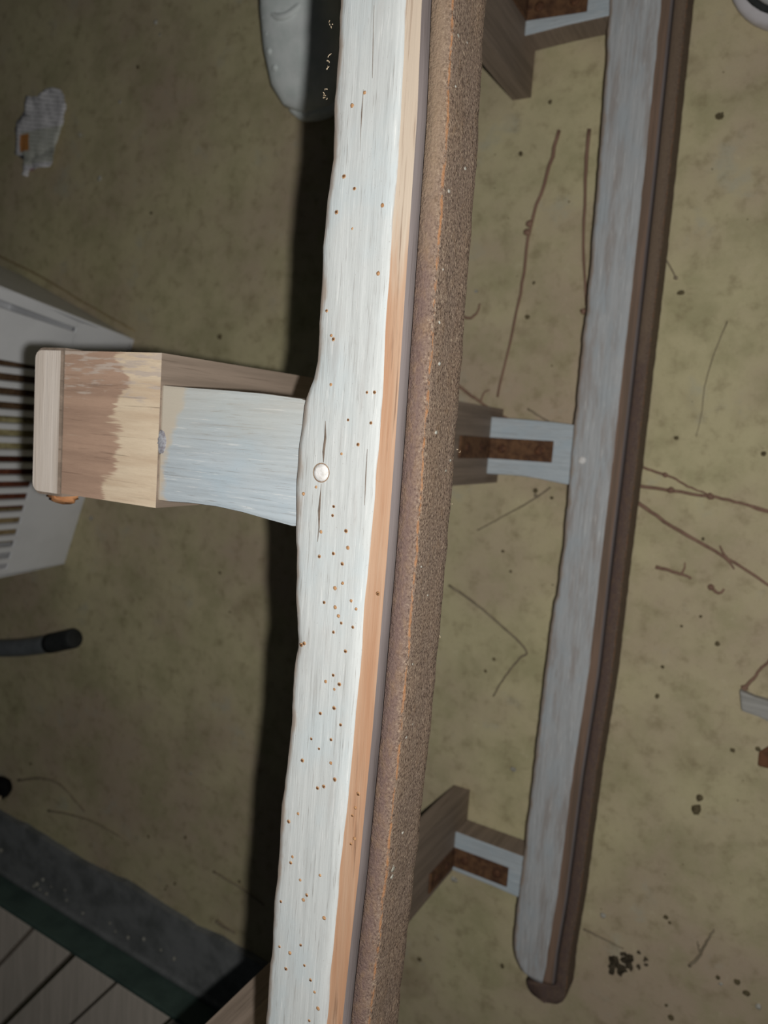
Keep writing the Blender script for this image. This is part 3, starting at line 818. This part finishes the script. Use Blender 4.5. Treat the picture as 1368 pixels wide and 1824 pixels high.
# ------------------------------------------------------------------ twigs and litter on the concrete
TWIG = mat_bare('dry_twig', (150, 120, 102), (132, 104, 88), (96, 74, 62), 1, 2.0)
TWIGG = mat_bare('grey_twig', (150, 138, 116), (132, 120, 100), (100, 88, 74), 1, 5.0)
STALK = mat_bare('pale_stalk', (176, 158, 120), (156, 138, 104), (120, 100, 74), 1, 7.0)
def twig(label, pxs, r, mat=TWIG, knobs=(), side=(), lift=0.0):
    pts = [W(x, y, r) for x, y in pxs]
    for p in pts: p.z = r + lift
    pth = smooth_path(pts, 5)
    n = len(pth)
    for i, p in enumerate(pth): p += Vector((random.uniform(-1, 1), random.uniform(-1, 1), 0)) * r * 0.35
    parts = [tube_geo(pth, [r * (1.15 - 0.5 * i / n) for i in range(n)], 6, 0.1)]
    for x, y in knobs:
        c = W(x, y, r); parts.append(blob(c.x, c.y, r * 1.4, r * 2.3, r * 2.1, r * 1.5, 7, 5, 0.2))
    for sd_ in side:
        q = smooth_path([Vector((W(x, y, r).x, W(x, y, r).y, r)) for x, y in sd_], 4)
        parts.append(tube_geo(q, [r * 0.8 * (1.0 - 0.6 * i / len(q)) for i in range(len(q))], 5, 0.1))
    V, F = merge(parts)
    return tag(mesh_obj('twig', V, F, mat), label, 'twig', 'twigs on the concrete')
twig('long knotted brown twig lying between the two sled runners', [(996, 232), (975, 310), (945, 402), (930, 505), (912, 590), (886, 708)], 0.0018, TWIG, [(944, 398), (940, 414)])
twig('straight brown twig lying close along the far runner', [(1050, 230), (1043, 320), (1040, 440), (1044, 545)], 0.0017, TWIG, [(1040, 555)])
twig('dark twig touching the mid far strut with a small hooked side shoot', [(812, 684), (840, 705), (875, 730), (915, 752)], 0.0015, TWIG, [], [[(856, 716), (862, 700), (872, 694)]])
twig('short curved dark twig beside the rusty near shoe', [(820, 562), (838, 566), (850, 556), (855, 540)], 0.0014, TWIG)
twig('twig bent to an angle on the concrete between the runners', [(800, 1042), (850, 1078), (900, 1120), (938, 1160), (926, 1172), (900, 1205), (878, 1240)], 0.0013, TWIGG)
twig('reddish twig running right from the far runner, uppermost of three', [(1128, 825), (1160, 838), (1192, 848), (1225, 866), (1268, 884)], 0.0012, TWIG, [(1185, 846)])
twig('forked brown twig running off the right edge, middle of three', [(1128, 864), (1180, 872), (1262, 884), (1320, 896), (1385, 916)], 0.0016, TWIG, [(1195, 873), (1266, 884)], [[(1330, 898), (1350, 908), (1372, 914)]])
twig('long brown twig slanting down to the right edge, lowest of three', [(1124, 886), (1150, 905), (1210, 946), (1290, 992), (1385, 1052)], 0.0018, TWIG, [], [[(1296, 996), (1288, 985), (1282, 972)], [(1290, 992), (1302, 1005), (1308, 1014)]])
twig('small dark forked twig scrap on open concrete at right', [(1168, 1010), (1198, 1018), (1232, 1030)], 0.0016, TWIG, [], [[(1214, 1022), (1219, 1012), (1220, 1002)]])
twig('tiny hooked twig scrap near the right edge', [(1266, 1044), (1274, 1054), (1283, 1056), (1290, 1050)], 0.0014, TWIG, [(1267, 1046)])
twig('reddish twig leaning on the grey wood scrap at right edge', [(1326, 1226), (1345, 1204), (1380, 1166)], 0.0015, TWIG, [(1326, 1226)])
twig('fine hair thin stem curving on the concrete at right', [(1296, 572), (1272, 630), (1255, 690), (1250, 735), (1240, 778)], 0.0005, TWIGG)
twig('short pale twig beside the far runner at upper right', [(1176, 448), (1186, 462), (1204, 496)], 0.0009, TWIGG, [(1204, 495)])
twig('faint thin twig below the mid far strut', [(980, 868), (950, 890), (905, 915), (850, 945)], 0.0009, TWIGG, [(954, 882)])
twig('thin twig lying above the mid far strut', [(940, 728), (962, 742), (980, 752)], 0.0009, TWIGG)
twig('pale dry stalk lying on the concrete above the basket', [(-10, 452), (60, 486), (130, 527), (240, 590)], 0.0016, STALK)
twig('dark thin twig curving on concrete beside the black seed head', [(32, 1390), (75, 1386), (110, 1400), (135, 1428), (150, 1445)], 0.0016, TWIGG)
twig('short dark twig on the concrete above the sill', [(85, 1444), (130, 1452), (175, 1468), (220, 1494)], 0.0014, TWIGG)
twig('thin twig lying in the near runner shadow edge at lower left', [(380, 1552), (410, 1570), (440, 1590), (470, 1612)], 0.0013, TWIGG)
twig('short dark twig in the runner shadow at bottom', [(385, 1640), (400, 1652), (418, 1662)], 0.0022, TWIGG)
twig('thin twig near the crumbled leaf at lower right', [(1040, 1655), (1075, 1672), (1110, 1690)], 0.0011, TWIGG)
twig('forked pale brown twig on concrete at lower right', [(1228, 1722), (1247, 1700), (1262, 1672), (1272, 1656)], 0.0013, TWIGG, [], [[(1248, 1698), (1244, 1688), (1242, 1676)]])

# grey wood scrap at the right edge
SCRAP = mat_bare('grey_wood_scrap', (176, 174, 168), (150, 148, 142), (110, 104, 96), 0, 3.0)
sc = [W(x, y) for x, y in ((1318, 1224), (1345, 1236), (1400, 1252), (1400, 1296), (1352, 1272), (1322, 1262))]
tag(bm_obj('wood_scrap', prism([(p.x, p.y) for p in sc], 0.0, 0.010, 0.0025, 2), SCRAP), 'flat grey weathered wood scrap cut off by the right edge', 'wood scrap')
sc = [W(x, y) for x, y in ((1352, 1338), (1372, 1326), (1395, 1345), (1390, 1372), (1350, 1362))]
LEAFM = mat_plain('dead_leaf', (120, 84, 62), (88, 66, 50), 120, 0.9, 0.1, 0.4)
tag(bm_obj('dead_leaf', prism([(p.x, p.y) for p in sc], 0.0005, 0.004, 0.001, 1), LEAFM), 'curled brown leaf scrap at the right edge', 'leaf')

# crumbled dark leaf at lower right
parts = []
for cx_, cy_, r in ((1100, 1716, 12), (1116, 1708, 11), (1090, 1724, 8), (1120, 1718, 8), (1106, 1726, 9), (1112, 1700, 6), (1088, 1730, 5), (1137, 1696, 4), (1151, 1709, 4.5), (1153, 1720, 4.5), (1137, 1721, 4)):
    p = W(cx_, cy_); rr = r * 0.00058
    for _ in range(3):
        parts.append(blob(p.x + random.uniform(-rr, rr) * 0.6, p.y + random.uniform(-rr, rr) * 0.6, rr * 0.4, rr * random.uniform(.4, .9), rr * random.uniform(.4, .8), rr * 0.45, 7, 5, 0.35, random.uniform(0, 3)))
V, F = merge(parts)
tag(mesh_obj('crumbled_leaf', V, F, mat_plain('rotted_leaf', (84, 76, 62), (58, 52, 42), 200, 0.95, 0.05, 0), smooth=False), 'clump of crumbled dark leaf on concrete at lower right', 'leaf litter')

# small dirt crumbs and light flecks, too many to name
dark_c = [(1282, 208, 7), (1213, 522, 6), (1252, 960, 3), (1180, 1188, 3), (1278, 1147, 4), (1305, 1336, 4), (1350, 1334, 4), (980, 182, 4), (928, 274, 4), (940, 565, 5), (951, 504, 3.5), (892, 812, 2), (270, 380, 4), (246, 120, 4),
          (392, 600, 6), (392, 1020, 4), (265, 1490, 4), (331, 1491, 4), (427, 1570, 4), (312, 1574, 4), (298, 1578, 3), (295, 1584, 3), (1186, 1633, 4.5), (1193, 1643, 3.5), (1313, 1748, 5), (1330, 1768, 6), (1279, 1740, 4), (1195, 1812, 5), (1187, 1790, 3.5),
          (748, 1708, 5), (895, 1720, 4), (954, 874, 5), (983, 887, 3.5), (865, 1195, 3.5), (880, 1174, 3.5), (910, 1018, 3), (896, 982, 3), (1171, 1240, 4), (1248, 1098, 3), (1214, 1115, 2.5), (1246, 1420, 6), (1240, 1440, 8), (55, 1360, 4), (410, 1090, 3), (1360, 808, 4), (1205, 780, 4)]
parts = []
for x, y, r in dark_c:
    p = W(x, y); rr = r * 0.00056
    parts.append(blob(p.x, p.y, rr * 0.3, rr, rr * random.uniform(0.7, 1.2), rr * 0.6, 7, 5, 0.25))
for _ in range(150):
    p = W(random.uniform(-60, 1420), random.uniform(-60, 1880)); rr = random.uniform(0.0004, 0.0009)
    q = p - org; b_ = p - F2
    if (abs(p.x - toe.x) < 0.07 and p.y > toe.y - 0.02) or (p.x > toe2.x - 0.07 and p.y > toe2.y - 0.02): continue
    if q.dot(sn) < wA + 0.02 or (b_.dot(nn) < 0.006 and -0.02 < b_.dot(uu) < BL + 0.06) or (far_L(p.y) - 0.01 < p.x < far_C(p.y) + 0.02): continue
    parts.append(blob(p.x, p.y, rr * 0.3, rr, rr * random.uniform(0.7, 1.2), rr * 0.6, 6, 4, 0.25))
V, F = merge(parts)
tag(mesh_obj('dirt_crumbs', V, F, mat_plain('dark_dirt', (112, 102, 78), (88, 80, 60), 300, 0.95, 0.05, 0), smooth=False), 'dark dirt crumbs scattered over the concrete floor', 'dirt', None, 'stuff')
light_c = [(1074, 1630, 5), (1351, 1792, 5), (163, 923, 7), (812, 1567, 5), (915, 1370, 6), (278, 40, 6), (285, 62, 3), (214, 182, 5), (143, 240, 4), (178, 318, 7), (340, 1378, 3), (1284, 1752, 4), (848, 519, 4), (73, 1226, 2.5), (160, 1327, 2.5), (808, 1565, 6)]
parts = []
for x, y, r in light_c:
    p = W(x, y); rr = r * 0.00056
    parts.append(blob(p.x, p.y, rr * 0.2, rr, rr * random.uniform(0.7, 1.2), rr * 0.5, 8, 5, 0.2))
V, F = merge(parts)
tag(mesh_obj('pale_flecks', V, F, GRITM), 'pale grit flecks scattered over the concrete floor', 'grit', None, 'stuff')

# crumpled printed paper at the upper left
def mat_paper():
    M = Mat('printed_paper', 0.7, 0.25)
    n = M.noise((60, 60, 60), 3)
    c = M.mix(M.ramp(n, 0.35, 0.7), srgb(238, 236, 238), srgb(214, 212, 214))
    w = M.t.nodes.new('ShaderNodeTexWave'); w.wave_type = 'BANDS'; w.bands_direction = 'Y'
    mp = M.t.nodes.new('ShaderNodeMapping'); mp.inputs['Scale'].default_value = (1, 1, 1); mp.inputs['Rotation'].default_value = (0, 0, 0.18)
    M.link(M.tc.outputs['Object'], mp.inputs['Vector']); M.link(mp.outputs[0], w.inputs['Vector'])
    w.inputs['Scale'].default_value = 55; w.inputs['Distortion'].default_value = 0.3
    words = M.ramp(M.noise((420, 60, 60), 2), 0.42, 0.5)
    ink = M.math('MULTIPLY', M.ramp(w.outputs['Fac'], 0.62, 0.85), words)
    c = M.mix(M.math('MULTIPLY', ink, 0.45), c, srgb(92, 96, 88))
    x, y = M.axis(0), M.axis(1)
    def rect(cx_, cy_, hw, hh):
        def side(v, c_, h_): return M.ramp(M.math('ABSOLUTE', M.math('SUBTRACT', v, c_)), h_ + 0.0012, h_ - 0.0012)
        return M.math('MULTIPLY', side(x, cx_, hw), side(y, cy_, hh))
    g = W(85, 262); c = M.mix(M.math('MULTIPLY', rect(g.x, g.y, 0.05, 0.024), 0.45), c, srgb(176, 182, 150))
    o = W(50, 257); c = M.mix(M.math('MULTIPLY', rect(o.x, o.y, 0.010, 0.012), 0.9), c, srgb(196, 124, 40))
    b = W(44, 286); c = M.mix(M.math('MULTIPLY', rect(b.x, b.y, 0.009, 0.005), 0.9), c, srgb(40, 50, 72))
    r_ = W(65, 306); c = M.mix(M.math('MULTIPLY', rect(r_.x, r_.y, 0.005, 0.003), 0.8), c, srgb(150, 80, 96))
    return M.color(c)
outl = [(310, 420), (440, 440), (520, 340), (640, 350), (690, 420), (705, 520), (680, 680), (640, 830), (610, 940), (600, 1060), (540, 1140), (340, 1180), (320, 1240), (250, 1210), (300, 1080), (190, 1010), (200, 760), (280, 600)]
pz = [W(x * 0.1754, 100 + y * 0.1754) for x, y in outl]
bm = bmesh.new()
vs_ = [bm.verts.new((p.x, p.y, 0)) for p in pz]
bm.faces.new(vs_)
bmesh.ops.triangulate(bm, faces=bm.faces[:])
bmesh.ops.subdivide_edges(bm, edges=bm.edges[:], cuts=5, use_grid_fill=True)
for v in bm.verts:
    q = Vector((v.co.x * 45, v.co.y * 28, 0))
    v.co.z = 0.005 + 0.007 * abs(noise.noise(q)) + 0.003 * noise.noise(q * 2.7)
    v.co.z = max(v.co.z, 0.0012)
ext = bmesh.ops.solidify(bm, geom=bm.faces[:], thickness=0.0004)
tag(bm_obj('paper_scrap', bm, mat_paper(), smooth=True), 'crumpled white printed paper scrap with an orange patch', 'paper')

# pale flecks stuck on the rusty face of the near shoe
def WX(px, py, x):
    r = RC @ np.array([px - CX, py - CY, FPX]); k = x / r[0]
    return Vector((x, float(r[1] * k), float(H + r[2] * k)))
parts = []
for px, py, r in ((733, 556, 2.5), (781, 648, 3.5), (795, 630, 2), (820, 60, 3), (838, 75, 2.5), (793, 335, 3), (790, 610, 2), (655, 1600, 5), (657, 1612, 4), (722, 1485, 2.5), (800, 820, 2.5), (792, 838, 2.5), (775, 770, 3.5), (830, 300, 3),
                  (766, 905, 2), (745, 1010, 2), (720, 1190, 2), (700, 1330, 2.5), (770, 470, 2), (812, 150, 2), (690, 1560, 2), (760, 1060, 2), (735, 1290, 2)):
    p = WX(px, py, near_C(0.0) + 0.0100)
    p.x = near_C(p.y) + 0.0106; p.z = min(p.z, ZT_N - 0.011)
    rr = r * 0.00026
    parts.append(blob(p.x, p.y, p.z, rr * 0.5, rr, rr * 1.3, 7, 5, 0.25))
V, F = merge(parts)
tag(child(mesh_obj('paint_flecks', V, F, GRITM)), 'pale paint flecks', None, None, 'stuff')
